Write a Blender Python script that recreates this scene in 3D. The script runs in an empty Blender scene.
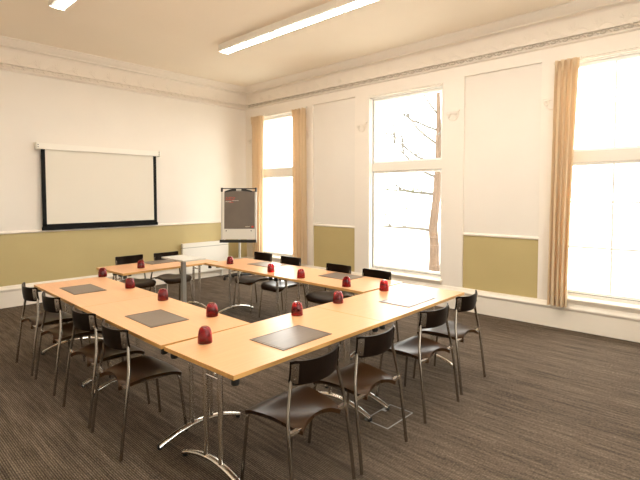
import bpy, bmesh, math, random
from mathutils import Vector, Matrix
random.seed(7)
PI = math.pi
S = bpy.context.scene
COL = S.collection

# ------------------------------------------------------------------ camera
cam_d = bpy.data.cameras.new('camera')
cam = bpy.data.objects.new('camera', cam_d)
COL.objects.link(cam)
cam.location = (-6.309, -8.110, 1.68)
cam.rotation_euler = (math.radians(90 - 2.554), math.radians(0.06), math.radians(-46.807))
cam_d.sensor_width = 36.0
cam_d.lens = 461.342 / 640 * 36
cam_d.shift_y = -(240 - 215.436) / 640
cam_d.clip_start = 0.05
S.camera = cam

# ------------------------------------------------------------------ sky, exposure, light
WORLD_STRENGTH = 5.6
LAMP_STRENGTH = 26.0
w = bpy.data.worlds.new('world')
S.world = w
w.use_nodes = True
bg = w.node_tree.nodes['Background']
bg.inputs['Color'].default_value = (1.0, 0.985, 0.95, 1)
bg.inputs['Strength'].default_value = WORLD_STRENGTH
S.view_settings.view_transform = 'Standard'
S.view_settings.look = 'None'
S.view_settings.gamma = 1.0
S.view_settings.use_curve_mapping = False
S.view_settings.exposure = 0.95
try:
    S.cycles.use_denoising = True
    S.cycles.max_bounces = 14
    S.cycles.diffuse_bounces = 7
    S.cycles.glossy_bounces = 5
    S.cycles.transmission_bounces = 10
    S.cycles.transparent_max_bounces = 16
    S.cycles.sample_clamp_indirect = 8.0
    S.cycles.caustics_reflective = False
    S.cycles.caustics_refractive = False
except Exception:
    pass

ROOM_X, ROOM_Y, CEIL = -7.2, -9.7, 3.95
WIN = [(-0.42, -1.74), (-3.36, -4.71), (-6.35, -7.70)]     # openings along the window wall
ZB, ZT = 0.42, 3.30

for i, (a, b) in enumerate(WIN):                            # sampling portals in the openings (give off no light)
    ld = bpy.data.lights.new('window_portal', 'AREA')
    ld.shape = 'RECTANGLE'; ld.size = ZT - ZB; ld.size_y = a - b
    ld.cycles.is_portal = True
    lo = bpy.data.objects.new('window_portal', ld)
    COL.objects.link(lo)
    lo.location = (0.36, (a + b) / 2, (ZB + ZT) / 2)
    lo.rotation_euler = (0, math.radians(90), 0)


ld = bpy.data.lights.new('window_portal', 'AREA')  # sampling portal for the added fill window
ld.shape = 'RECTANGLE'; ld.size = 1.5; ld.size_y = ZT - ZB
ld.cycles.is_portal = True
lo = bpy.data.objects.new('window_portal', ld)
COL.objects.link(lo)
lo.location = (-4.25, ROOM_Y - .2, (ZB + ZT) / 2)
lo.rotation_euler = (math.radians(90), 0, 0)


# ------------------------------------------------------------------ materials
def mat(name, col, rough=0.5, metal=0.0, spec=0.5, **kw):
    m = bpy.data.materials.new(name)
    m.use_nodes = True
    b = m.node_tree.nodes['Principled BSDF']
    b.inputs['Base Color'].default_value = (*col, 1)
    b.inputs['Roughness'].default_value = rough
    b.inputs['Metallic'].default_value = metal
    b.inputs['Specular IOR Level'].default_value = spec
    for k, v in kw.items():
        b.inputs[k.replace('_', ' ')].default_value = v
    return m


def nodes(m):
    nt = m.node_tree
    return nt, nt.nodes, nt.links, nt.nodes['Principled BSDF']


def mottle(m, c1, c2, scale=(8, 8, 8), detail=4, bump=0.0, dist=0.002, bscale=None):
    nt, N, L, b = nodes(m)
    tc = N.new('ShaderNodeTexCoord')
    mp = N.new('ShaderNodeMapping'); mp.inputs['Scale'].default_value = scale
    L.new(tc.outputs['Object'], mp.inputs['Vector'])
    nz = N.new('ShaderNodeTexNoise'); nz.inputs['Scale'].default_value = 1.0; nz.inputs['Detail'].default_value = detail
    L.new(mp.outputs['Vector'], nz.inputs['Vector'])
    cr = N.new('ShaderNodeValToRGB')
    cr.color_ramp.elements[0].position = 0.32; cr.color_ramp.elements[0].color = (*c1, 1)
    cr.color_ramp.elements[1].position = 0.68; cr.color_ramp.elements[1].color = (*c2, 1)
    L.new(nz.outputs['Fac'], cr.inputs['Fac'])
    L.new(cr.outputs['Color'], b.inputs['Base Color'])
    if bump:
        src = nz
        if bscale:
            src = N.new('ShaderNodeTexNoise'); src.inputs['Scale'].default_value = bscale; src.inputs['Detail'].default_value = 3
            L.new(tc.outputs['Object'], src.inputs['Vector'])
        bp = N.new('ShaderNodeBump'); bp.inputs['Strength'].default_value = bump; bp.inputs['Distance'].default_value = dist
        L.new(src.outputs['Fac'], bp.inputs['Height'])
        L.new(bp.outputs['Normal'], b.inputs['Normal'])
    return m


M = {}
M['wall'] = mottle(mat('cream_wall_paint', (.80, .745, .67), .6), (.79, .735, .66), (.81, .755, .68), (1.5, 1.5, 1.5), 3, .08, .002, 60)
M['trim'] = mat('cream_trim_paint', (.84, .775, .69), .42)
M['ceil'] = mottle(mat('ceiling_paint', (.87, .78, .65), .8), (.86, .77, .64), (.88, .79, .66), (1, 1, 1), 3)
M['olive'] = mottle(mat('olive_paint', (.50, .40, .185), .55), (.49, .39, .18), (.51, .41, .19), (2, 2, 2), 3, .06, .002, 80)
M['skirt'] = mat('white_gloss_skirting', (.84, .77, .67), .35)
M['upvc'] = mat('white_window_frame', (.92, .905, .87), .35)
M['gasket'] = mat('grey_window_gasket', (.12, .12, .12), .6)
M['chrome'] = mat('polished_chrome', (.74, .70, .64), .22, 1.0)
M['steel'] = mat('dull_chair_steel', (.30, .265, .225), .24, 1.0)
M['black'] = mat('black_plastic', (.012, .011, .010), .45)
M['screenblack'] = mat('black_screen_border', (.008, .008, .008), .8, spec=.2)
M['screen'] = mat('matt_white_screen', (.76, .71, .62), .9, spec=.1)
M['white'] = mat('white_enamel', (.84, .80, .72), .35)
M['grille'] = mat('grey_grille', (.45, .42, .37), .5)
M['grey'] = mat('silver_grey_metal', (.60, .57, .51), .4, .2)
M['darkgrey'] = mat('mid_grey_metal', (.33, .31, .28), .4, .3)
M['pad'] = None
M['sheet'] = mottle(mat('grey_brown_poster', (.16, .13, .10), .45), (.15, .12, .095), (.18, .145, .115), (3, 3, 3), 3)
M['red'] = mat('red_marker', (.75, .05, .03), .6)
M['palewrite'] = mat('pale_marker', (.80, .72, .64), .6)
M['bark'] = mottle(mat('tree_bark', (.085, .052, .031), .9), (.06, .037, .022), (.11, .068, .042), (14, 14, 3), 5, .5, .02)
M['needle'] = mat('evergreen_needles', (.075, .08, .04), .9)
M['twig'] = mat('pale_twigs', (.085, .075, .062), .9)
M['paving'] = mottle(mat('pale_paving', (.6, .57, .5), .9), (.55, .52, .46), (.64, .60, .53), (1, 1, 1), 4)
M['shaded_scroll'] = mat('shade_toned_plaster_scroll', (.58, .51, .43), .7)  # darker colour stands in for shade around the scroll relief
M['socket'] = mat('brushed_socket_rim', (.30, .29, .27), .5, .3)

# curtain cloth
m = mat('tan_curtain_cloth', (.79, .65, .45), .9, spec=.1)
nt, N, L, b = nodes(m)
tc = N.new('ShaderNodeTexCoord')
wv = N.new('ShaderNodeTexNoise'); wv.inputs['Scale'].default_value = 220
L.new(tc.outputs['Object'], wv.inputs['Vector'])
bp = N.new('ShaderNodeBump'); bp.inputs['Strength'].default_value = .15; bp.inputs['Distance'].default_value = .001
L.new(wv.outputs['Fac'], bp.inputs['Height']); L.new(bp.outputs['Normal'], b.inputs['Normal'])
tr = N.new('ShaderNodeBsdfTranslucent'); tr.inputs['Color'].default_value = (.80, .60, .36, 1)
mx = N.new('ShaderNodeMixShader'); mx.inputs['Fac'].default_value = .28
L.new(b.outputs[0], mx.inputs[1]); L.new(tr.outputs[0], mx.inputs[2])
L.new(mx.outputs[0], N['Material Output'].inputs['Surface'])
M['curtain'] = m

# beech table laminate: long fine grain along local X
m = mat('beech_laminate', (.80, .46, .19), .30, spec=.5)
nt, N, L, b = nodes(m)
tc = N.new('ShaderNodeTexCoord')
mp = N.new('ShaderNodeMapping'); mp.inputs['Scale'].default_value = (3, 70, 70)
L.new(tc.outputs['Object'], mp.inputs['Vector'])
nz = N.new('ShaderNodeTexNoise'); nz.inputs['Scale'].default_value = 1; nz.inputs['Detail'].default_value = 5; nz.inputs['Distortion'].default_value = .3
L.new(mp.outputs['Vector'], nz.inputs['Vector'])
cr = N.new('ShaderNodeValToRGB')
cr.color_ramp.elements[0].position = .3; cr.color_ramp.elements[0].color = (.69, .37, .18, 1)
cr.color_ramp.elements[1].position = .7; cr.color_ramp.elements[1].color = (.77, .415, .205, 1)
L.new(nz.outputs['Fac'], cr.inputs['Fac']); L.new(cr.outputs['Color'], b.inputs['Base Color'])
M['beech'] = m
M['edge'] = mottle(mat('solid_beech_edge', (.60, .33, .10), .4), (.56, .30, .09), (.64, .36, .12), (4, 40, 40), 4)

# desk pad: grey-brown leatherette with a gloss
M['pad'] = mottle(mat('grey_brown_leatherette', (.15, .11, .08), .30, spec=.45), (.135, .10, .072), (.165, .122, .09), (6, 40, 6), 4, .05, .0008, 300)

# dark brown seat leather and near-black back shell
M['shell'] = mottle(mat('near_black_shell', (.007, .004, .0028), .34, spec=.10), (.0055, .0032, .0022), (.009, .005, .0034), (5, 5, 5), 3, .05, .001, 220)
M['seat'] = mottle(mat('dark_brown_leather', (.034, .016, .006), .36, spec=.16), (.026, .0115, .004), (.038, .017, .006), (5, 5, 5), 3, .05, .001, 220)
for k_ in ('shell', 'seat'):
    M[k_].node_tree.nodes['Principled BSDF'].inputs['Specular Tint'].default_value = (1.0, .74, .52, 1)

# carpet: planks with ribs along y
m = mat('ribbed_carpet', (.10, .08, .06), .95, spec=.08)
nt, N, L, b = nodes(m)
tc = N.new('ShaderNodeTexCoord')
def nmap(scale):
    q = N.new('ShaderNodeMapping'); q.inputs['Scale'].default_value = scale
    L.new(tc.outputs['Object'], q.inputs['Vector'])
    return q
def noise(vec, detail=2, rough=.5):
    q = N.new('ShaderNodeTexNoise'); q.inputs['Scale'].default_value = 1; q.inputs['Detail'].default_value = detail
    q.inputs['Roughness'].default_value = rough
    L.new(vec.outputs['Vector'], q.inputs['Vector'])
    return q
n1 = noise(nmap((40, 2.6, 1)), 3, .6)
n2 = noise(nmap((160, 60, 1)), 2, .6)
n3 = noise(nmap((1.6, .5, 1)), 2)
n4 = noise(nmap((9, .35, 1)), 2)
def math_node(op, a, c, v=None):
    q = N.new('ShaderNodeMath'); q.operation = op
    for k, z in enumerate((a, c)):
        if isinstance(z, (int, float)): q.inputs[k].default_value = z
        else: L.new(z, q.inputs[k])
    return q.outputs[0]
wv = N.new('ShaderNodeTexWave'); wv.wave_type = 'BANDS'; wv.bands_direction = 'X'; wv.inputs['Scale'].default_value = 24
wv.inputs['Distortion'].default_value = .9; wv.inputs['Detail'].default_value = 1; wv.inputs['Detail Scale'].default_value = 2.5
L.new(tc.outputs['Object'], wv.inputs['Vector'])
s = math_node('ADD', math_node('MULTIPLY', n1.outputs['Fac'], .33), math_node('MULTIPLY', n2.outputs['Fac'], .40))
s = math_node('ADD', s, math_node('MULTIPLY', n4.outputs['Fac'], .12))
s = math_node('ADD', s, math_node('MULTIPLY', wv.outputs['Fac'], .15))
cr = N.new('ShaderNodeValToRGB')
e = cr.color_ramp.elements
e[0].position = .33; e[0].color = (.022, .016, .012, 1)
e[1].position = .68; e[1].color = (.26, .200, .143, 1)
mid = e.new(.5); mid.color = (.090, .067, .049, 1)
L.new(s, cr.inputs['Fac']); L.new(cr.outputs['Color'], b.inputs['Base Color'])
bp = N.new('ShaderNodeBump'); bp.inputs['Strength'].default_value = .5; bp.inputs['Distance'].default_value = .005
L.new(wv.outputs['Fac'], bp.inputs['Height']); L.new(bp.outputs['Normal'], b.inputs['Normal'])
M['carpet'] = m

# window glass: clear sheet with a reflection
m = bpy.data.materials.new('window_glass'); m.use_nodes = True
nt = m.node_tree; N = nt.nodes; L = nt.links
N.remove(N['Principled BSDF'])
t_ = N.new('ShaderNodeBsdfTransparent'); t_.inputs['Color'].default_value = (.97, .98, .97, 1)
g_ = N.new('ShaderNodeBsdfGlossy'); g_.inputs['Roughness'].default_value = .02
lw_ = N.new('ShaderNodeLayerWeight'); lw_.inputs['Blend'].default_value = .5
pw_ = N.new('ShaderNodeMath'); pw_.operation = 'POWER'; pw_.inputs[1].default_value = 5
L.new(lw_.outputs['Facing'], pw_.inputs[0])
f_ = N.new('ShaderNodeMath'); f_.operation = 'MULTIPLY_ADD'; f_.inputs[1].default_value = .5; f_.inputs[2].default_value = .04
L.new(pw_.outputs[0], f_.inputs[0])
mx = N.new('ShaderNodeMixShader')
L.new(f_.outputs[0], mx.inputs['Fac']); L.new(t_.outputs[0], mx.inputs[1]); L.new(g_.outputs[0], mx.inputs[2])
L.new(mx.outputs[0], N['Material Output'].inputs['Surface'])
M['glass'] = m

# red tumbler glass
M['redglass'] = mat('red_glass', (.44, .004, .007), .02, spec=.8, Transmission_Weight=.96, IOR=1.45)

# fluorescent diffuser
m = bpy.data.materials.new('lamp_diffuser'); m.use_nodes = True
b = m.node_tree.nodes['Principled BSDF']
b.inputs['Base Color'].default_value = (.9, .86, .75, 1)
b.inputs['Emission Color'].default_value = (1.0, .95, .86, 1)
b.inputs['Emission Strength'].default_value = LAMP_STRENGTH
M['lamp'] = m


# ------------------------------------------------------------------ helpers
class MB:
    def __init__(self):
        self.bm = bmesh.new()

    def box(self, x0, x1, y0, y1, z0, z1, mtx=None):
        vs = [self.bm.verts.new((x, y, z)) for x in (x0, x1) for y in (y0, y1) for z in (z0, z1)]
        for f in ((0, 1, 3, 2), (4, 6, 7, 5), (0, 4, 5, 1), (2, 3, 7, 6), (0, 2, 6, 4), (1, 5, 7, 3)):
            self.bm.faces.new([vs[i] for i in f])
        if mtx is not None:
            bmesh.ops.transform(self.bm, matrix=mtx, verts=vs)
        return vs

    def tube(self, pts, r, n=10, cap=True):
        pts = [Vector(p) for p in pts]
        rs = r if isinstance(r, (list, tuple)) else [r] * len(pts)
        rings = []
        t0 = (pts[1] - pts[0]).normalized()
        ref = Vector((0, 0, 1)) if abs(t0.z) < .9 else Vector((1, 0, 0))
        u = t0.cross(ref).normalized()
        for i, p in enumerate(pts):
            a = pts[max(i - 1, 0)]; c = pts[min(i + 1, len(pts) - 1)]
            t = (c - a).normalized()
            u = (u - t * u.dot(t)).normalized()
            v = t.cross(u)
            rings.append([self.bm.verts.new(p + (u * math.cos(2 * PI * k / n) + v * math.sin(2 * PI * k / n)) * rs[i]) for k in range(n)])
        for A, B in zip(rings, rings[1:]):
            for k in range(n):
                self.bm.faces.new((A[k], A[(k + 1) % n], B[(k + 1) % n], B[k]))
        if cap:
            self.bm.faces.new(rings[0][::-1]); self.bm.faces.new(rings[-1])
        return self

    def lathe(self, prof, n=28, centre=(0, 0, 0), closed=False):
        cx, cy, cz = centre
        rings = []
        for r, z in prof:
            if r < 1e-6:
                rings.append([self.bm.verts.new((cx, cy, cz + z))])
            else:
                rings.append([self.bm.verts.new((cx + r * math.cos(2 * PI * k / n), cy + r * math.sin(2 * PI * k / n), cz + z)) for k in range(n)])
        prs = list(zip(rings, rings[1:]))
        if closed: prs.append((rings[-1], rings[0]))
        for A, B in prs:
            if len(A) == 1 and len(B) == 1: continue
            for k in range(n):
                k2 = (k + 1) % n
                if len(A) == 1: self.bm.faces.new((A[0], B[k2], B[k]))
                elif len(B) == 1: self.bm.faces.new((A[k], A[k2], B[0]))
                else: self.bm.faces.new((A[k], A[k2], B[k2], B[k]))
        return self

    def prism(self, poly, axis, a0, a1):
        """poly: list of (d, z); extruded along an axis; 'x': d -> y, 'y': d -> x"""
        def P(d, z, a):
            return (a, d, z) if axis == 'x' else (d, a, z)
        A = [self.bm.verts.new(P(d, z, a0)) for d, z in poly]
        B = [self.bm.verts.new(P(d, z, a1)) for d, z in poly]
        n = len(poly)
        for k in range(n):
            self.bm.faces.new((A[k], A[(k + 1) % n], B[(k + 1) % n], B[k]))
        self.bm.faces.new(A[::-1]); self.bm.faces.new(B)
        return self

    def sheet(self, fn, nu, nv, thick=None):
        """fn(u,v) -> point, u,v in 0..1; thick: fn2 for the other side"""
        T = [[self.bm.verts.new(fn(i / nu, j / nv)) for j in range(nv + 1)] for i in range(nu + 1)]
        for i in range(nu):
            for j in range(nv):
                self.bm.faces.new((T[i][j], T[i + 1][j], T[i + 1][j + 1], T[i][j + 1]))
        if thick:
            Bv = [[self.bm.verts.new(thick(i / nu, j / nv)) for j in range(nv + 1)] for i in range(nu + 1)]
            for i in range(nu):
                for j in range(nv):
                    self.bm.faces.new((Bv[i][j], Bv[i][j + 1], Bv[i + 1][j + 1], Bv[i + 1][j]))
            for i in range(nu):
                self.bm.faces.new((T[i][0], Bv[i][0], Bv[i + 1][0], T[i + 1][0]))
                self.bm.faces.new((T[i][nv], T[i + 1][nv], Bv[i + 1][nv], Bv[i][nv]))
            for j in range(nv):
                self.bm.faces.new((T[0][j], T[0][j + 1], Bv[0][j + 1], Bv[0][j]))
                self.bm.faces.new((T[nu][j], Bv[nu][j], Bv[nu][j + 1], T[nu][j + 1]))
        return self

    def bevel(self, w=.003, seg=2, angle=30):
        es = [e for e in self.bm.edges if len(e.link_faces) == 2 and e.calc_face_angle(0) > math.radians(angle)]
        bmesh.ops.bevel(self.bm, geom=es, offset=w, segments=seg, affect='EDGES', profile=.5)
        return self

    def build(self, name, material, parent=None, smooth=True, sharp=40):
        bmesh.ops.recalc_face_normals(self.bm, faces=self.bm.faces[:])
        me = bpy.data.meshes.new(name)
        self.bm.to_mesh(me); self.bm.free()
        mats = material if isinstance(material, (list, tuple)) else [material]
        for q in mats: me.materials.append(q)
        if smooth:
            for p in me.polygons: p.use_smooth = True
            try:
                me.set_sharp_from_angle(angle=math.radians(sharp))
            except Exception:
                pass
        o = bpy.data.objects.new(name, me)
        COL.objects.link(o)
        if parent is not None: o.parent = parent
        return o


def bx(*a): 
    q = MB(); q.box(*a); return q


def tag(o, label=None, cat=None, group=None, kind=None):
    if label: o['label'] = label
    if cat: o['category'] = cat
    if group: o['group'] = group
    if kind: o['kind'] = kind
    return o


def empty(name, loc, rz=0.0):
    o = bpy.data.objects.new(name, None)
    COL.objects.link(o)
    o.location = loc; o.rotation_euler = (0, 0, rz)
    o.empty_display_size = .1
    return o


def kids(o): return [c for c in bpy.data.objects if c.parent == o]


def copy_tree(o, parent=None):
    c = o.copy(); COL.objects.link(c); c.parent = parent
    for ch in kids(o): copy_tree(ch, c)
    return c


def arc(c, r, a0, a1, n, plane='xz', off=0):
    out = []
    for k in range(n + 1):
        a = a0 + (a1 - a0) * k / n
        if plane == 'xz': out.append((c[0] + r * math.cos(a), off, c[1] + r * math.sin(a)))
        else: out.append((off, c[0] + r * math.cos(a), c[1] + r * math.sin(a)))
    return out


# ------------------------------------------------------------------ room shell
tag(bx(ROOM_X, .36, ROOM_Y, .36, -.12, 0).build('floor', M['carpet'], smooth=False), 'brown ribbed carpet covering the whole meeting room floor', 'floor', kind='structure')
tag(bx(ROOM_X - .2, .36, ROOM_Y - .2, .36, CEIL, CEIL + .2).build('ceiling', M['ceil'], smooth=False), 'plain cream painted ceiling of the meeting room', 'ceiling', kind='structure')

# back wall with olive dado below a thin rail
wb = tag(bx(ROOM_X - .2, .36, 0, .36, 0, CEIL).build('wall_back', M['wall'], smooth=False), 'cream end wall with olive lower half behind the screen', 'wall', kind='structure')
bx(ROOM_X, 0, -.006, 0, .30, 1.104).build('dado_panel', M['olive'], wb, smooth=False)
MB().prism([(0, 1.100), (-.028, 1.104), (-.034, 1.116), (-.022, 1.130), (-.010, 1.142), (0, 1.146)], 'x', ROOM_X, 0).build('dado_rail', M['trim'], wb)

# window wall
wr = MB()
edges = [.36] + [v for ab in WIN for v in ab] + [ROOM_Y - .2]
for k in range(0, len(edges), 2):
    wr.box(0, .36, edges[k + 1], edges[k], 0, CEIL)
for a, b in WIN:
    wr.box(0, .36, b, a, 0, ZB - .06)
    wr.box(0, .36, b, a, ZT, CEIL)
wr = tag(wr.build('wall_right', M['wall'], smooth=False), 'cream window wall with tall openings and olive lower panels', 'wall', kind='structure')
PANELS = [(-2.03, -3.045), (-5.05, -6.095), (-8.02, -9.0)]
for a, b in PANELS[:2]:
    bx(-.006, 0, b, a, .30, 1.095).build('dado_panel', M['olive'], wr, smooth=False)
    MB().prism([(0, 1.092), (-.022, 1.096), (-.026, 1.112), (-.012, 1.128), (0, 1.132)], 'y', b, a).build('dado_rail', M['trim'], wr)
# flat pilasters either side of the openings, and the band above
PIL = [(0, -.42), (-1.74, -2.03), (-3.045, -3.36), (-4.71, -5.05), (-6.095, -6.35), (-7.70, -8.02)]
for a, b in PIL:
    q = bx(-.032, 0, b, a, .30, 3.53)
    q.build('pilaster', M['trim'], wr, smooth=False)
    # scrolled bracket ornament part way up
    cy = (a + b) / 2; wd = min(.105, (a - b) / 2 - .03)
    q = MB()
    q.box(-.058, -.031, cy - wd, cy + wd, 2.885, 2.905)
    q.box(-.05, -.031, cy - wd * .85, cy + wd * .85, 2.868, 2.885)
    for sgn in (-1, 1):
        sp = []
        for t in range(15):
            aa = t / 14 * 2.6 * PI; rr = .034 * (1 - t / 19)
            sp.append((-.048, cy + sgn * (wd * .62 + rr * math.cos(aa)), 2.835 + rr * math.sin(aa)))
        q.tube(sp, .009, 6)
    q.tube([(-.046, cy + wd * .75 * math.cos(t), 2.82 - .06 * math.sin(t)) for t in [PI * k / 10 for k in range(11)]], .009, 6)
    q.build('bracket_ornament', M['trim'], wr)
for a, b in PANELS:
    bx(-.032, 0, b, a, 3.365, 3.53).build('frieze_band', M['trim'], wr, smooth=False)
for a, b in WIN:
    bx(-.032, 0, b, a, ZT + .03, 3.53).build('frieze_band', M['trim'], wr, smooth=False)

# the two walls behind the camera
tag(bx(ROOM_X - .2, ROOM_X, ROOM_Y, 0, 0, CEIL).build('wall_left', M['wall'], smooth=False), 'plain cream wall closing the room opposite the windows', 'wall', kind='structure')
FW = (-5.0, -3.5)  # opening added out of view to bring fill daylight onto the screen wall
q = MB()
q.box(ROOM_X - .2, FW[0], ROOM_Y - .2, ROOM_Y, 0, CEIL); q.box(FW[1], .36, ROOM_Y - .2, ROOM_Y, 0, CEIL)
q.box(FW[0], FW[1], ROOM_Y - .2, ROOM_Y, 0, ZB); q.box(FW[0], FW[1], ROOM_Y - .2, ROOM_Y, ZT, CEIL)
tag(q.build('wall_front', M['wall'], smooth=False), 'plain cream wall closing the room behind the viewer', 'wall', kind='structure')
q = MB()
q.box(FW[0], FW[0] + .05, ROOM_Y - .15, ROOM_Y - .08, ZB, ZT); q.box(FW[1] - .05, FW[1], ROOM_Y - .15, ROOM_Y - .08, ZB, ZT)
q.box(FW[0] + .05, FW[1] - .05, ROOM_Y - .15, ROOM_Y - .08, ZB, ZB + .05); q.box(FW[0] + .05, FW[1] - .05, ROOM_Y - .15, ROOM_Y - .08, ZT - .05, ZT)
q.box(FW[0] + .05, FW[1] - .05, ROOM_Y - .15, ROOM_Y - .08, 2.075, 2.205)
fill_win = tag(q.build('added_fill_window', M['upvc'], smooth=False), 'added fill-light window, unseen, in the wall behind the viewer', 'window', kind='structure')  # added window, unseen, serves as fill light for back wall and ceiling
bx(FW[0] + .05, FW[1] - .05, ROOM_Y - .118, ROOM_Y - .112, ZB + .05, 2.075).build('pane', M['glass'], fill_win, smooth=False)
bx(FW[0] + .05, FW[1] - .05, ROOM_Y - .118, ROOM_Y - .112, 2.205, ZT - .05).build('pane', M['glass'], fill_win, smooth=False)

# skirting boards
sk = [(0, 0), (-.030, 0), (-.030, .235), (-.038, .245), (-.046, .262), (-.046, .275), (-.030, .292), (-.022, .318), (-.012, .324), (0, .324)]
tag(MB().prism(sk, 'x', ROOM_X, 0).build('baseboard_back', M['skirt'], sharp=25), 'tall cream skirting board along the screen wall', 'skirting', kind='structure')
sk2 = [(0, 0), (-.060, 0), (-.060, .235), (-.068, .245), (-.078, .262), (-.078, .275), (-.062, .292), (-.052, .318), (-.045, .324), (0, .324)]
tag(MB().prism(sk2, 'y', ROOM_Y, 0).build('baseboard_right', M['skirt'], sharp=25), 'tall cream skirting board running under the windows', 'skirting', kind='structure')

# cornice on the two walls in view
cp = [(0, CEIL), (-.245, CEIL), (-.245, 3.935), (-.225, 3.928), (-.205, 3.905), (-.170, 3.880), (-.138, 3.868), (-.130, 3.862),
      (-.130, 3.845), (-.055, 3.838), (-.046, 3.825), (-.040, 3.815), (-.040, 3.63), (-.052, 3.622), (-.072, 3.617), (-.072, 3.605), (-.028, 3.602),
      (-.028, 3.552), (-.066, 3.549), (-.066, 3.535), (-.035, 3.52), (0, 3.515)]
c1 = tag(MB().prism(cp, 'x', ROOM_X, 0).build('trim_1', M['trim'], sharp=25), 'deep plaster cornice with moulded frieze above the screen wall', 'cornice', kind='structure')
c2 = tag(MB().prism(cp, 'y', ROOM_Y, 0).build('trim_2', M['trim'], sharp=25), 'deep plaster cornice with moulded frieze above the windows', 'cornice', kind='structure')


def relief(axis, length, parent):
    q = MB()
    def P(s, d, z): return (-s, d, z) if axis == 'x' else (d, -s, z)
    n = int(length / .135)
    for k in range(n):                                       # running scroll along the lower moulding
        s0 = .16 + k * .135
        pts = []
        for t in range(9):
            aa = -PI * .9 + t / 8 * 1.6 * PI
            pts.append(P(s0 + .030 * math.cos(aa), -.062, 3.577 + .018 * math.sin(aa)))
        q.tube(pts, .0095, 5)
        pts = [P(s0 + .040 + t * .013, -.062, 3.573 + .013 * math.sin(t * 1.3)) for t in range(5)]
        q.tube(pts, .0075, 5)
    q.build('scroll_ornament', M['shaded_scroll'] if axis == 'y' else M['trim'], parent)  # shade tone painted on the window-wall scrolls only
    q = MB()
    for k in range(int(length / .27)):                        # palmettes in the tall frieze
        s0 = .25 + k * .27
        for j in range(-2, 3):
            aa = PI / 2 + j * .42
            l_ = .115 - .018 * abs(j)
            pts = [P(s0 + l_ * t * math.cos(aa) * (1 + .25 * t), -.037, 3.665 + l_ * t * math.sin(aa)) for t in (.1, .4, .7, 1)]
            q.tube(pts, [.004, .008, .009, .004], 6)
        pts = [P(s0 + .135 * t, -.040, 3.655 + .03 * math.sin(PI * t)) for t in [k2 / 6 for k2 in range(-6, 7)]]
        q.tube(pts, .006, 4)
    q.build('palmette_ornament', M['trim'], parent)


relief('x', 7.0, c1)
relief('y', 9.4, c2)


# ------------------------------------------------------------------ windows
def window(name, label, a, b, bars=False, handle=False):
    """a > b along y; frame set back in the opening"""
    X0, X1 = .06, .14
    q = MB()
    zt0, zt1 = 2.075, 2.205
    fw = .022
    q.box(X0, X1, a - fw, a, ZB, ZT); q.box(X0, X1, b, b + fw, ZB, ZT)
    q.box(X0, X1, b + fw, a - fw, ZT - fw, ZT); q.box(X0, X1, b + fw, a - fw, ZB - .06, ZB + .03)
    root = tag(q.bevel(.006, 2).build(name, M['upvc']), label, 'window', kind='structure')
    bx(X0 - .04, X1, b + .002, a - .002, zt0, zt1).bevel(.006, 2).build('transom', M['trim'], root)
    # lower and upper casements
    for (z0, z1) in ((ZB + .03, zt0), (zt1, ZT - fw)):
        s_ = MB(); c = .036
        y0, y1 = b + fw + .004, a - fw - .004
        s_.box(X0 - .012, X1 - .012, y0, y0 + c, z0 + .004, z1 - .004); s_.box(X0 - .012, X1 - .012, y1 - c, y1, z0 + .004, z1 - .004)
        s_.box(X0 - .012, X1 - .012, y0 + c, y1 - c, z0 + .004, z0 + c); s_.box(X0 - .012, X1 - .012, y0 + c, y1 - c, z1 - c, z1 - .004)
        sash = s_.bevel(.005, 2).build('sash', M['upvc'], root)
        g = MB(); gt = .006
        g.box(X0 - .016, X0 - .008, y0 - .006, y0 - .001, z0, z1); g.box(X0 - .016, X0 - .008, y1 + .001, y1 + .006, z0, z1)
        g.box(X0 - .016, X0 - .008, y0, y1, z0 - .002, z0 + .003)
        g.build('gasket', M['gasket'], sash, smooth=False)
        bx(X0 + .022, X0 + .028, y0 + c - .01, y1 - c + .01, z0 + c - .01, z1 - c + .01).build('pane', M['glass'], sash, smooth=False)
        if bars:
            r = MB()
            ys = [y0 + c] + sorted((a - (a - b) * .405, a - (a - b) * .72)) + [y1 - c]
            for yy in ys[1:3]:
                r.box(X0 - .002, X0 + .034, yy - .011, yy + .011, z0 + c, z1 - c)
            for zz in ((1.59, 1.03) if z0 < 1 else ()):
                for k in range(3):
                    r.box(X0 + .001, X0 + .032, ys[k] + (.0112 if k else 0), ys[k + 1] - (.0112 if k < 2 else 0), zz - .011, zz + .011)
            r.build('glazing_bar', M['upvc'], sash, smooth=False)
    # white painted lining of the opening and the sill
    l_ = MB()
    l_.box(.0, X0, a - .014, a, ZB, ZT); l_.box(.0, X0, b, b + .014, ZB, ZT); l_.box(0, X0, b, a, ZT - .014, ZT)
    l_.build('jamb_lining', M['upvc'], root, smooth=False)
    q = MB(); q.prism([(X0, ZB - .055), (-.06, ZB - .055), (-.085, ZB - .05), (-.09, ZB - .035), (-.082, ZB - .02), (X0, ZB - .005)], 'y', b - .03, a + .03)
    q.build('sill', M['skirt'], root)
    bx(-.045, 0, b - .02, a + .02, .324, ZB - .055).build('apron', M['skirt'], root, smooth=False)
    # architrave head
    q = MB(); q.prism([(0, ZT), (-.05, ZT), (-.055, ZT + .02), (-.035, ZT + .035), (0, ZT + .04)], 'y', b, a); q.build('head_moulding', M['trim'], root)
    if handle:
        h = MB(); h.box(X0 - .045, X0 - .010, a - .088, a - .070, 1.40, 1.47); h.box(X0 - .05, X0 - .036, a - .088, a - .072, 1.30, 1.45)
        h.bevel(.003, 2).build('handle', M['upvc'], root)
    return root


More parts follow.
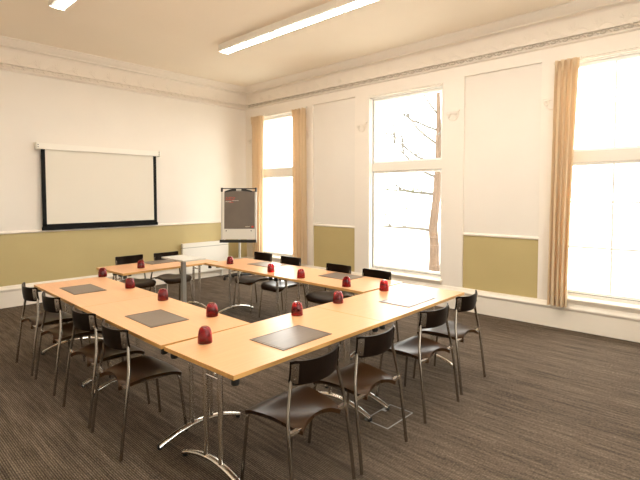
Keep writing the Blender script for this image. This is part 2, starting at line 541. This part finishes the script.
window('window_1', 'tall narrow-looking window between two curtains beside the flipchart', *WIN[0])
window('window_2', 'uncurtained tall window in the middle, tree outside', *WIN[1], handle=True)
window('window_3', 'tall window with thin glazing bars beside the single curtain', *WIN[2], bars=True)

# ------------------------------------------------------------------ outside
tag(bx(.37, 60, -40, 50, -.9, -.7).build('ground', M['paving'], smooth=False), 'pale paved ground outside the windows', 'ground', kind='structure')
gw = tag(bx(16, 16.3, -30, 45, -.7, -.05).build('garden_wall', M['paving'], smooth=False), 'low pale boundary wall outside beyond the tree', 'wall', kind='structure')

tree = tag(empty('tree', (6.0, -1.22, -.7)), 'bare branching tree with brown trunk outside the middle window', 'tree')
MB().tube([(0.02, -.02, 0), (0, 0, .35), (.01, 0, .9), (-.03, .03, 1.4), (.05, -.02, 2.2), (.04, -.08, 3.2), (.1, -.05, 4.4), (.12, .0, 5.8), (.1, .05, 7.2)],
          [.20, .15, .14, .13, .12, .10, .075, .05, .015], 12).build('trunk', M['bark'], tree)
rnd = random.Random(3)
brs = MB()
def limb(p, d, length, r, depth):
    pts = [Vector(p)]; dd = Vector(d).normalized(); n = 6
    for k in range(n):
        dd = (dd + Vector((rnd.uniform(-.2, .2), rnd.uniform(-.2, .2), rnd.uniform(-.10, .22)))).normalized()
        pts.append(pts[-1] + dd * length / n)
    brs.tube([tuple(q) for q in pts], [r * (1 - .85 * k / n) for k in range(n + 1)], 6)
    if depth:
        for k in range(2, n + 1):
            for _ in range(2 if depth > 1 else 1):
                a = Vector((rnd.uniform(-1, 1), rnd.uniform(-1, 1), rnd.uniform(-.3, .8)))
                limb(pts[k], dd + a * .9, length * rnd.uniform(.35, .5), r * .45, depth - 1)
for (z, dx, dy, dz, ln, r) in ((1.3, -.5, 1, .15, 2.6, .05), (2.4, .1, 1, .15, 2.8, .06), (2.9, -.3, .9, .5, 2.4, .05), (3.3, .4, 1, .3, 2.6, .05), (3.9, -.4, .8, .6, 2.4, .045),
                              (4.3, .2, 1, .4, 2.4, .04), (4.8, -.2, .9, .9, 2.0, .035), (3.1, .2, -1, .4, 2.2, .05), (4.1, -.2, -1, .5, 2.0, .04), (5.5, .2, .5, 1, 1.6, .03)):
    limb((.05, 0, z), (dx, dy, dz), ln, r, 2)
brs.build('branches', M['twig'], tree)
# low evergreen sprays hanging across the window
sp = MB()
for (yy, zz, ln) in ((.5, 2.55, 1.3), (.2, 2.0, 1.0), (1.0, 1.95, 1.2), (.1, 2.6, .7)):
    for k in range(60):
        t = rnd.random()
        p = Vector((rnd.uniform(-.25, .25), yy + ln * t, zz + rnd.uniform(-.07, .07) - .06 * t))
        d = Vector((rnd.uniform(-.5, .5), rnd.uniform(-.2, 1), rnd.uniform(-.5, .3))).normalized() * rnd.uniform(.08, .2)
        sp.tube([tuple(p), tuple(p + d)], [.008, .003], 4)
sp.build('needle_sprays', M['needle'], tree)

# ------------------------------------------------------------------ ceiling lights
def make_lamp(first):
    L_ = 1.17
    r = empty('ceiling_light', (0, 0, CEIL))
    q = MB(); q.box(-.085, .085, -L_ / 2, L_ / 2, -.098, 0); q.bevel(.008, 2).build('housing', M['white'], r)
    q = MB(); q.box(-.038, .060, -L_ / 2 + .022, L_ / 2 - .022, -.108, -.096); q.bevel(.004, 2).build('diffuser', M['lamp'], r)
    for s_ in (-1, 1):
        q = MB(); q.box(-.088, .088, s_ * L_ / 2 - .016, s_ * L_ / 2 + .0005, -.112, -.001); q.bevel(.003, 1).build('end_cap', M['white'], r)
    return r
lamp0 = None
ORD = ['end', 'second', 'third', 'fourth', 'fifth', 'sixth']
for row, x, desc, pos in (('near the windows', -2.115, 'row over the window-side tables', 0), ('over the left tables', -4.42, 'row above the left-hand tables', 1)):
    for k in range(5):
        y = -2.155 - .585 - k * 1.178
        if lamp0 is None: o = lamp0 = make_lamp(True)
        else: o = copy_tree(lamp0)
        o.location = (x, y, CEIL)
        seq = ('closest to the screen wall', 'second from the screen wall', 'third from the screen wall', 'fourth from the screen wall', 'fifth from the screen wall')[k]
        tag(o, 'slim fluorescent ceiling batten %s, in the %s' % (seq, desc), 'ceiling light', 'fluorescent battens in two rows')

# ------------------------------------------------------------------ curtains
def curtain(label, y0, y1, y0b, y1b, folds, ph, zb=.33):
    """y0>y1 at the top, y0b>y1b at the bottom"""
    r = empty('curtain', (-.12, (y0 + y1) / 2, zb))
    cy = (y0 + y1) / 2
    zt = 3.315
    def fn(off):
        def f(u, v):
            t = v                                           # 0 bottom .. 1 top
            k = t ** 1.6
            a = (y0b + (y0 - y0b) * k); c = (y1b + (y1 - y1b) * k)
            y = a + (c - a) * u
            amp = (.024 + .012 * (1 - t)) * (1 - .45 * max(0, (t - .95) / .05))
            wob = .3 * math.sin(3.1 * t + ph)
            x = amp * math.cos(2 * PI * folds * u + ph + wob) + .012 * math.sin(2 * PI * folds * 2.3 * u + ph * 2) * (1 - .5 * t)
            y += .010 * math.sin(2 * PI * folds * 2 * u + ph + 1.2 * t)
            return (x + off, y - cy, (zt - zb) * t)
        return f
    MB().sheet(fn(-.0025), folds * 14, 40, fn(.0025)).build('cloth', M['curtain'], r, sharp=80)
    # pinch-pleat heading
    q = MB()
    for k in range(folds):
        u = (k + .5) / folds
        y = y0 + (y1 - y0) * u - cy
        for d in (-.009, 0, .009):
            q.tube([(-.045, y + d * 1.6, zt - zb), (-.05, y + d, zt - zb - .05), (-.045, y + d * .6, zt - zb - .085), (-.035, y + d * 2.2, zt - zb - .17)], [.006, .007, .006, .002], 6)
    q.build('pleat_heading', M['curtain'], r)
    q = MB(); q.box(.0, .025, -abs(y0 - y1) / 2 - .02, abs(y0 - y1) / 2 + .02, zt - zb - .01, zt - zb + .02)
    q.bevel(.004, 1).build('curtain_track', M['trim'], r)
    return tag(r, label, 'curtain', 'tan full length curtains')
curtain('narrow tan curtain hanging between the flipchart and the corner window', -.32, -.70, -.34, -.62, 4, .4, .36)
curtain('tan curtain on the right side of the window beside the flipchart', -1.57, -1.93, -1.60, -1.93, 4, 1.9, .36)
curtain('wide tan curtain hanging beside the window with glazing bars', -6.275, -6.545, -6.255, -6.475, 4, 3.1, .29)


# ------------------------------------------------------------------ tables
def make_table(L_, W_, lab, inset=.115):
    r = empty('folding_table', (0, 0, 0))
    zt = .73; th = .025
    hx, hy = L_ / 2, W_ / 2
    e_ = .003
    q = bx(-hx + e_, hx - e_, -hy + e_, hy - e_, zt - th, zt)
    q.build('tabletop', M['beech'], r, smooth=False)
    q = MB()
    q.box(-hx, hx, -hy, -hy + e_, zt - th, zt); q.box(-hx, hx, hy - e_, hy, zt - th, zt)
    q.box(-hx, -hx + e_, -hy + e_, hy - e_, zt - th, zt); q.box(hx - e_, hx, -hy + e_, hy - e_, zt - th, zt)
    q.build('edge_band', M['edge'], r, smooth=False)
    for sx in (-1, 1):
        for sy in (-1, 1):
            q = MB(); q.lathe([(0, -.048), (.021, -.048), (.024, -.040), (.022, 0), (0, 0)], 12, (sx * (hx - .045), sy * (hy - .045), zt - th))
            q.build('corner_buffer', M['black'], r)
    for sx in (-1, 1):
        x = sx * (hx - inset)
        q = MB(); q.box(x - .02, x + .02, -hy + .06, hy - .06, zt - th - .03, zt - th); q.bevel(.005, 1)
        fr = q.build('leg_frame', M['steel'], r)
        for dy in (-.075, .075):
            MB().tube([(x, dy, .075), (x, dy, zt - th - .02)], .0165, 14).build('post', M['chrome'], fr)
            q = MB(); q.box(x - .026, x + .026, dy - .026, dy + .026, zt - th - .055, zt - th - .004); q.bevel(.006, 2).build('socket', M['black'], fr)
        # arched foot across the table
        n = 20; half = hy - .03
        pts = []
        for k in range(n + 1):
            t = -1 + 2 * k / n
            pts.append((t * half, .0175 + .072 * (1 - abs(t) ** 1.9)))
        q = MB()
        def top(u, v, pts=pts, x=x):
            i = min(int(round(u * n)), n)
            y, z = pts[i]
            a = 2 * PI * v
            ww = .021; hh = .0155
            return (x + ww * math.cos(a), y, z + hh * math.sin(a))
        q.sheet(top, n, 14)
        q.build('arched_foot', M['chrome'], fr)
        for s_ in (-1, 1):
            q = MB(); q.lathe([(0, 0), (.016, 0), (.018, .004), (.018, .016), (0, .016)], 12, (x, s_ * (half - .01), 0)); q.build('foot_cap', M['black'], fr)
        # folding stay
        q = MB(); q.tube([(x, .0, .60), (x - sx * .03, 0, .63), (x - sx * .16, 0, zt - th - .025), (x - sx * .21, 0, zt - th - .012)], .007, 8)
        q.tube([(x, -.075, .60), (x, .075, .60)], .008, 8)
        q.build('folding_stay', M['chrome'], fr)
    return tag(r, lab, 'table', 'beech folding tables in a hollow square')


def place(p, ang, L_, W_, k, lab, inset=.115):
    """p: outer corner; ang: long direction; side +90deg is inwards"""
    u = Vector((math.cos(ang), math.sin(ang))); n = Vector((-u.y, u.x))
    c = Vector(p) + u * (L_ / 2 + k * (L_ + .003)) + n * W_ / 2
    t = make_table(L_, W_, lab, inset)
    t.location = (c.x, c.y, 0); t.rotation_euler = (0, 0, ang)
    return t
A1 = math.radians(1.3)
place((-4.883, -6.147), A1, 1.393, .705, 0, 'front beech table reaching the near corner, under two dark chairs')
place((-4.883, -6.147), A1, 1.393, .705, 1, 'front beech table at the window end, glaring with daylight')
# left run: outer line through A; long direction towards the back wall, inner side to +x -> use reversed direction
A2 = math.radians(-90 - 1.1)
place((-4.847, -2.570), A2, 1.4175, .705, 0, 'left beech table closest to the projector screen')
place((-4.847, -2.570), A2, 1.4175, .705, 1, 'left beech table meeting the front tables')
A3 = math.radians(90 - .5)
place((-2.055, -5.358), A3, 1.400, .70, 0, 'window-side beech table joining the front tables', .19)
place((-2.055, -5.358), A3, 1.400, .70, 1, 'window-side beech table joining the back table', .19)
tb = make_table(1.40, .73, 'beech table across the back, under the projector screen')
A4 = math.radians(2.6)
u = Vector((math.cos(A4), math.sin(A4))); n_ = Vector((-u.y, u.x))
c = Vector((-3.90, -2.585)) + u * .70 + n_ * .365
tb.location = (c.x, c.y, 0); tb.rotation_euler = (0, 0, A4)


# ------------------------------------------------------------------ chairs
def lerp_prof(prof, t):
    for (a, va), (b_, vb) in zip(prof, prof[1:]):
        if t <= b_:
            k = (t - a) / (b_ - a)
            return va + (vb - va) * k
    return prof[-1][1]


def make_chair():
    r = empty('dining_chair', (0, 0, 0))
    # seat shell: dished, narrower and notched at the back, rolled over at the front
    prof = [(0, .160), (.06, .180), (.2, .190), (.45, .203), (.7, .221), (.84, .224), (.92, .214), (.97, .193), (1.0, .165)]
    def P(u, v):
        uu = u * 2 - 1
        hw = lerp_prof(prof, v)
        x = hw * uu
        y = -.205 + .455 * v + .032 * (1 - abs(uu) ** 2.2) * (1 - v) ** 2.5 - .012 * abs(uu) ** 4 * (v > .85) * (v - .85) / .15
        z = .462 + .016 * abs(uu) ** 2.5 * math.sin(PI * min(1, v * 1.05)) - .013 * (1 - uu * uu) * math.sin(PI * v) ** 1.2 - .040 * max(0, v - .70) ** 2 / .09
        z += .020 * (1 - uu * uu) * (1 - v) ** 4 - .020 * abs(uu) ** 3 * (1 - v) ** 3
        return Vector((x, y, z))
    def top(u, v): return P(u, v)
    def bot(u, v):
        p = P(u, v); uu = u * 2 - 1
        k = 1 - .035 * 1
        return Vector((p.x * .97, -.205 + (p.y + .205) * .985 + .003, p.z - .024))
    MB().sheet(top, 24, 26, bot).bevel(.004, 2, 50).build('seat', M['seat'], r, sharp=70)
    # backrest: curved plate
    def B(u, v, off):
        uu = u * 2 - 1
        x = .200 * uu
        y = -.144 - .060 * (1 - abs(uu) ** 2.1) - off * .011
        h0 = .674 + .006 * uu * uu; h1 = .806 + .014 * uu ** 4
        rr = max(0, abs(uu) - .88) / .12
        h0 += .018 * rr ** 2; h1 -= .010 * rr ** 2
        z = h0 + (h1 - h0) * v
        y -= .012 * (v - .3) - .012 * (v - .5) ** 2
        return Vector((x, y, z))
    MB().sheet(lambda u, v: B(u, v, 0), 24, 6, lambda u, v: B(u, v, 1)).bevel(.003, 2, 50).build('backrest', M['shell'], r, sharp=70)
    for s_ in (-1, 1):
        pts = [(s_ * .250, -.232, .006), (s_ * .247, -.214, .16), (s_ * .243, -.192, .34), (s_ * .239, -.176, .45), (s_ * .224, -.160, .55), (s_ * .200, -.151, .65), (s_ * .191, -.149, .70), (s_ * .187, -.150, .76)]
        MB().tube(pts, [.0105] * 6 + [.0095, .007], 12).build('leg', M['steel'], r)
        pts = [(s_ * .165, .18, .436), (s_ * .183, .200, .425), (s_ * .188, .210, .39), (s_ * .197, .235, .15), (s_ * .203, .248, .005)]
        MB().tube(pts, .0095, 12).build('leg', M['steel'], r)
        # clamp plate with two rivets where the back meets the post
        q = MB()
        def cl(off):
            return lambda u, v: B((.5 + s_ * .5) - s_ * (.004 + .085 * u), .10 + .80 * v, off)
        q.sheet(cl(1.45), 4, 4, cl(.9))
        for z in (.27, .73):
            p_ = B(.5 + s_ * .5 - s_ * .045, z, 1.4)
            q.tube([tuple(p_), (p_.x, p_.y - .005, p_.z)], .0065, 10)
        q.build('clamp_plate', M['steel'], r)
        # polished stub carrying the seat off the rear leg
        q = MB(); q.box(min(s_ * .150, s_ * .236), max(s_ * .150, s_ * .236), -.190, -.169, .436, .452); q.bevel(.003, 2)
        q.build('seat_bracket', M['chrome'], r)
    # under-seat frame
    q = MB()
    q.tube([(-.165, .18, .434), (.165, .18, .434)], .008, 8)
    for s_ in (-1, 1): q.tube([(s_ * .165, .18, .434), (s_ * .16, 0, .432), (s_ * .15, -.185, .440)], .008, 8)
    q.build('seat_frame', M['steel'], r)
    return r


chair0 = make_chair()
first = [True]
def chair(x, y, rz, lab, grp):
    if first[0]: o = chair0; first[0] = False
    else: o = copy_tree(chair0)
    o.location = (x, y, 0); o.rotation_euler = (0, 0, rz)
    return tag(o, lab, 'chair', grp)
G = 'dark chairs with chrome legs around the tables'
# along the front, facing the back wall
chair(-4.495, -6.215, math.radians(2), 'dark brown chair closest to the viewer, beside the near table corner', G)
chair(-3.93, -6.212, math.radians(1), 'dark brown chair at the front table, its legs beside the floor socket outline', G)
chair(-3.115, -6.178, math.radians(-1), 'dark brown chair on the front side, second from the window end', G)
chair(-2.490, -6.135, math.radians(2), 'dark brown chair at the window end of the front tables', G)
# along the left, facing the windows
R90 = math.radians(-90)
chair(-4.840, -3.030, R90, 'black-looking chair on the left side, closest to the screen wall', G)
chair(-4.840, -3.650, R90, 'black-looking chair on the left side, second from the screen wall', G)
chair(-4.850, -4.420, R90 + .02, 'black-looking chair on the left side, third from the screen wall', G)
chair(-4.862, -5.010, R90 - .03, 'black-looking chair on the left side, closest to the near table corner', G)
# along the windows, facing left
L90 = math.radians(90)
chair(-2.030, -2.775, L90, 'brown-backed chair at the window side, closest to the flipchart', G)
chair(-2.075, -3.425, L90, 'brown-backed chair at the window side, second from the flipchart', G)
chair(-2.150, -4.375, L90, 'brown-backed chair in front of the olive panel between two windows', G)
chair(-2.175, -4.975, L90, 'brown-backed chair in front of the uncurtained middle window', G)
# along the back, facing the viewer
chair(-3.385, -1.775, PI, 'dark chair at the back table under the projector screen', G)
chair(-2.830, -1.800, PI, 'dark chair at the back table beside the white panel heater', G)

# ------------------------------------------------------------------ desk pads
def pad(pts, lab):
    xs = [p[0] for p in pts]; ys = [p[1] for p in pts]
    cx, cy = sum(xs) / 4, sum(ys) / 4
    r = tag(empty('desk_pad', (cx, cy, .7305)), lab, 'desk pad', 'grey-brown desk pads on the tables')
    q = MB()
    vs = [q.bm.verts.new((x - cx, y - cy, 0)) for x, y in pts] + [q.bm.verts.new((x - cx, y - cy, .004)) for x, y in pts]
    q.bm.faces.new(vs[:4][::-1]); q.bm.faces.new(vs[4:])
    for k in range(4): q.bm.faces.new((vs[k], vs[(k + 1) % 4], vs[4 + (k + 1) % 4], vs[4 + k]))
    q.bevel(.0012, 1).build('leather_sheet', M['pad'], r, smooth=False)
    q = MB()                                               # stitched border line
    inset = .93
    pp = [((x - cx) * inset, (y - cy) * inset, .0042) for x, y in pts]
    q.tube(pp + [pp[0]], .0012, 4).build('stitched_border', M['pad'], r)
    return r
def rect(cx, cy, w_, h_, ang=0):
    ca, sa = math.cos(ang), math.sin(ang)
    return [(cx + x * ca - y * sa, cy + x * sa + y * ca) for x, y in ((-w_ / 2, -h_ / 2), (w_ / 2, -h_ / 2), (w_ / 2, h_ / 2), (-w_ / 2, h_ / 2))]
pad(rect(-4.580, -3.203, .300, .450, -.025), 'grey-brown desk pad on the left table, closest to the screen')
pad(rect(-4.605, -4.775, .300, .450, -.02), 'grey-brown desk pad on the left table, beside the near corner')
pad(rect(-4.218, -5.885, .455, .320, .02), 'shiny grey-brown desk pad on the front table, beside the near corner')
pad(rect(-2.765, -5.862, .455, .310, .03), 'desk pad washed pale by window glare at the window end')
pad(rect(-2.245, -4.635, .320, .440, 0), 'grey-brown desk pad on the window-side table, before the olive panel')
pad(rect(-2.240, -3.290, .320, .450, 0), 'grey-brown desk pad on the window-side table, closest to the flipchart')
pad(rect(-3.100, -1.985, .44, .30, .045), 'grey-brown desk pad on the back table')

# ------------------------------------------------------------------ upturned red tumblers
def make_tumbler():
    r = empty('tumbler', (0, 0, 0))
    outer = [(.046, 0), (.047, .004), (.0465, .026), (.044, .056), (.039, .081), (.033, .095), (.024, .101), (0, .102)]
    inner = [(0, .088), (.026, .085), (.034, .071), (.040, .048), (.043, .022), (.0435, .003), (.044, 0)]
    MB().lathe(outer + inner, 32, closed=True).build('glass_body', M['redglass'], r, sharp=60)
    MB().lathe([(.0, .1022), (.018, .1022), (.0225, .1018), (.024, .1030), (.022, .1045), (.0, .1040)], 24).build('glass_base', M['redglass'], r, sharp=60)
    return r
tum = None
GL = 'upturned red tumblers'
for x, y, lab in (
        (-4.150, -2.605, 'red tumbler at the far inner end of the left tables, below the screen'),
        (-4.226, -3.487, 'red tumbler on the left inner edge, second from the screen wall'),
        (-4.264, -4.238, 'red tumbler on the left inner edge, third from the screen wall'),
        (-4.275, -5.036, 'red tumbler on the left inner edge, just behind the inner corner'),
        (-4.677, -5.560, 'red tumbler closest to the viewer, near the front table corner'),
        (-3.799, -5.503, 'red tumbler on the front table behind the shiny desk pad'),
        (-3.266, -5.470, 'red tumbler on the front inner edge, second from the window end'),
        (-2.560, -5.461, 'red tumbler at the window corner beside the glaring desk pad'),
        (-2.660, -5.060, 'red tumbler at the front end of the window-side tables'),
        (-2.637, -4.364, 'red tumbler on the window-side tables, second from the front'),
        (-2.601, -3.799, 'red tumbler on the window-side tables, third from the front'),
        (-2.551, -2.881, 'red tumbler on the window-side tables, closest to the flipchart'),
        (-3.548, -2.317, 'red tumbler alone on the back table')):
    if tum is None: o = tum = make_tumbler()
    else: o = copy_tree(tum)
    o.location = (x, y, .7303)
    tag(o, lab, 'tumbler', GL)

# ------------------------------------------------------------------ projector screen
ps = tag(empty('projector_screen', (-3.095, -.006, 1.13)), 'pull-down white projector screen with black border on the end wall', 'projector screen')
q = MB(); q.box(-1.0, 1.0, -.105, -.010, 1.262, 1.352); q.bevel(.012, 3).build('case', M['white'], ps)
for s_ in (-1, 1):
    q = MB(); q.box(s_ * 1.0 - .012, s_ * 1.0 + .012, -.110, -.008, 1.256, 1.358); q.bevel(.006, 2)
    ec = q.build('end_cap', M['white'], ps)
    q = MB()
    for dz in (1.29, 1.325): q.tube([(s_ * .985 - .008, -.112, dz), (s_ * .985 - .008, -.109, dz)], .008, 10)
    q.build('screw', M['black'], ec)
bx(-.885, .885, -.0595, -.0575, .075, 1.27).build('screen_fabric', M['screen'], ps, smooth=False)
q = MB(); q.box(-.945, -.885, -.0597, -.0573, .06, 1.27); q.box(.885, .945, -.0597, -.0573, .06, 1.27); q.box(-.945, .945, -.0597, -.0573, .045, .095)
q.build('black_border', M['screenblack'], ps, smooth=False)
q = MB(); q.box(-.955, .955, -.070, -.048, .0, .050); q.bevel(.008, 2).build('weight_bar', M['screenblack'], ps)

# ------------------------------------------------------------------ panel heater
ph = tag(empty('panel_heater', (-1.125, -.05, .0)), 'white panel heater on the end wall behind the flipchart', 'heater')
q = MB(); q.box(-.53, .53, -.055, .006, .135, .640); q.bevel(.012, 3).build('panel', M['white'], ph)
q = MB(); q.box(-.53, .53, -.060, .010, .655, .735); q.bevel(.012, 3).build('top_hood', M['white'], ph)
q = MB(); q.box(-.51, .51, -.045, .006, .636, .660); q.build('grille', M['grille'], ph, smooth=False)
for s_ in (-1, 1):
    q = MB(); q.box(s_ * .40 - .02, s_ * .40 + .02, -.02, .012, .0, .14); q.bevel(.004, 1).build('foot', M['white'], ph)
q = MB(); q.lathe([(0, 0), (.018, 0), (.018, .02), (.014, .026), (0, .026)], 16, (.46, -.025, .735)); q.build('knob', M['white'], ph)

# ------------------------------------------------------------------ flipchart easel
fc = tag(empty('flipchart', (-.79, -.74, 0), math.radians(-46.8)), 'white flipchart easel with a dark poster sheet in the corner', 'flipchart')
TL = Matrix.Rotation(math.radians(-4), 4, 'X')
def tilt(q, z0=1.25):
    bmesh.ops.transform(q.bm, matrix=Matrix.Translation((0, 0, z0)) @ TL, verts=q.bm.verts[:]); return q
W2 = .335
q = MB(); q.box(-W2, W2, -.012, .012, -.44, .50); q.bevel(.006, 2); tilt(q).build('board', M['white'], fc)
q = MB()
for s_ in (-1, 1): q.box(s_ * W2 - .014, s_ * W2 + .014, -.018, .016, -.47, .54)
q.bevel(.006, 2); tilt(q).build('side_frame', M['grey'], fc)
q = MB()
q.tube([(-W2, -.02, .555), (W2, -.02, .555)], .010, 10)
for s_ in (-1, 1): q.box(s_ * W2 - .018, s_ * W2 + .018, -.032, .016, .49, .572)
# arched clamp
arcp = []
def clamp(u, v):
    x = -W2 * .80 + 1.6 * W2 * u; t = 2 * u - 1
    zt_ = .560 - .055 * t * t; zb_ = .478 + .030 * (1 - t * t)
    return (x, -.030 , zb_ + (zt_ - zb_) * v)
def clampb(u, v):
    x, y, z = clamp(u, v); return (x, -.014, z)
q.sheet(clamp, 16, 3, clampb)
tilt(q).build('top_clamp', M['black'], fc)
q = MB(); q.box(-.05, .05, -.036, -.028, .515, .545); q.bevel(.004, 1); tilt(q).build('clamp_latch', M['grey'], fc)
q = MB(); q.box(-W2 + .050, W2 - .022, -.018, -.0125, -.235, .505); sh = tilt(q).build('poster_sheet', M['sheet'], fc, smooth=False)
rr = random.Random(5)
def scribble(x0, x1, z, h, step, r):
    pts = []; x = x0; k = 0
    while x < x1:
        pts.append((x, -.0195, z + h * (1 if k % 2 else -1) * rr.uniform(.35, 1))); x += step * rr.uniform(.7, 1.3); k += 1
    return pts
q = MB(); q.tube(scribble(-W2 + .08, -W2 + .27, .375, .022, .014, 0), .0045, 4); q.tube(scribble(-W2 + .075, -W2 + .26, .335, .014, .016, 0), .004, 4); q.tube(scribble(-W2 + .14, -W2 + .24, .285, .010, .016, 0), .004, 4)
tilt(q).build('red_lettering', M['red'], sh)
q = MB(); q.tube(scribble(-W2 + .07, -W2 + .19, .300, .014, .013, 0), .0045, 4); q.tube(scribble(-W2 + .20, -W2 + .34, .318, .007, .018, 0), .0035, 4)
q.tube(scribble(W2 - .20, W2 - .12, -.195, .012, .011, 0), .0045, 4)
tilt(q).build('pale_lettering', M['palewrite'], sh)
q = MB(); q.box(W2 - .085, W2 - .045, -.0195, -.018, -.212, -.182); tilt(q).build('red_emblem', M['red'], sh, smooth=False)
for s_ in (-1, 1):
    q = MB(); q.tube([(s_ * (W2 - .09), -.028, -.275), (s_ * (W2 - .09), -.012, -.275)], .011, 10); tilt(q).build('paper_peg', M['black'], fc)
q = MB(); q.box(-W2 - .02, W2 + .02, -.105, .0, -.505, -.475); q.box(-W2 - .02, W2 + .02, -.110, -.098, -.505, -.448); q.bevel(.004, 1); tilt(q).build('pen_tray', M['black'], fc)
q = MB(); q.tube([(0, .035, .08), (0, .035, 1.15)], .022, 14); q.tube([(0, .035, 1.10), (0, .02, 1.45)], .016, 12); q.build('column', M['grey'], fc)
for k in range(5):
    a = 2 * PI * k / 5 + .94
    c_, s_ = math.cos(a), math.sin(a)
    q = MB(); q.tube([(0, .035, .10), (.16 * c_, .035 + .16 * s_, .095), (.30 * c_, .035 + .30 * s_, .07)], [.022, .018, .014], 10)
    lg = q.build('base_foot', M['black'], fc)
    q = MB(); q.tube([(.30 * c_ - .012 * s_, .035 + .30 * s_ + .012 * c_, .028), (.30 * c_ + .012 * s_, .035 + .30 * s_ - .012 * c_, .028)], .028, 16)
    q.tube([(.30 * c_, .035 + .30 * s_, .03), (.30 * c_, .035 + .30 * s_, .075)], .008, 8)
    q.build('castor', M['black'], lg)

# ------------------------------------------------------------------ projector stand
st = tag(empty('projector_stand', (-3.275, -2.900, 0)), 'small grey pedestal stand with a flat pale top before the back table', 'stand')
q = MB(); q.box(-.155, .155, -.265, .265, .876, .893); q.bevel(.004, 2).build('top_plate', M['grey'], st)
q = MB(); q.box(-.08, .08, -.10, .10, .852, .876); q.bevel(.004, 1).build('plate_bracket', M['black'], st)
q = MB(); q.box(-.024, .024, -.024, .024, .03, .86); q.bevel(.006, 2).build('column', M['darkgrey'], st)
for k in range(4):
    a = PI / 4 + k * PI / 2
    q = MB(); q.tube([(0, 0, .05), (.16 * math.cos(a), .16 * math.sin(a), .035), (.28 * math.cos(a), .28 * math.sin(a), .018)], [.026, .02, .017], 10)
    q.build('base_foot', M['grey'], st)

# ------------------------------------------------------------------ floor socket outline
fs = tag(empty('floor_socket', (-3.45, -6.142, 0), .0), 'square metal outline of a floor socket lid set in the carpet', 'floor socket')
q = MB()
h_ = .106; hl = .168
q.box(-hl, hl, -h_, -h_ + .007, 0, .003); q.box(-hl, hl, h_ - .007, h_, 0, .003); q.box(-hl, -hl + .007, -h_ + .007, h_ - .007, 0, .003); q.box(hl - .007, hl, -h_ + .007, h_ - .007, 0, .003)
q.build('rim', M['socket'], fs, smooth=False)
bx(-hl + .007, hl - .007, -h_ + .007, h_ - .007, 0, .0025).build('lid', M['carpet'], fs, smooth=False)
bx(.04, .10, h_ - .045, h_ - .008, .0025, .005).build('cable_flap', M['socket'], fs, smooth=False)
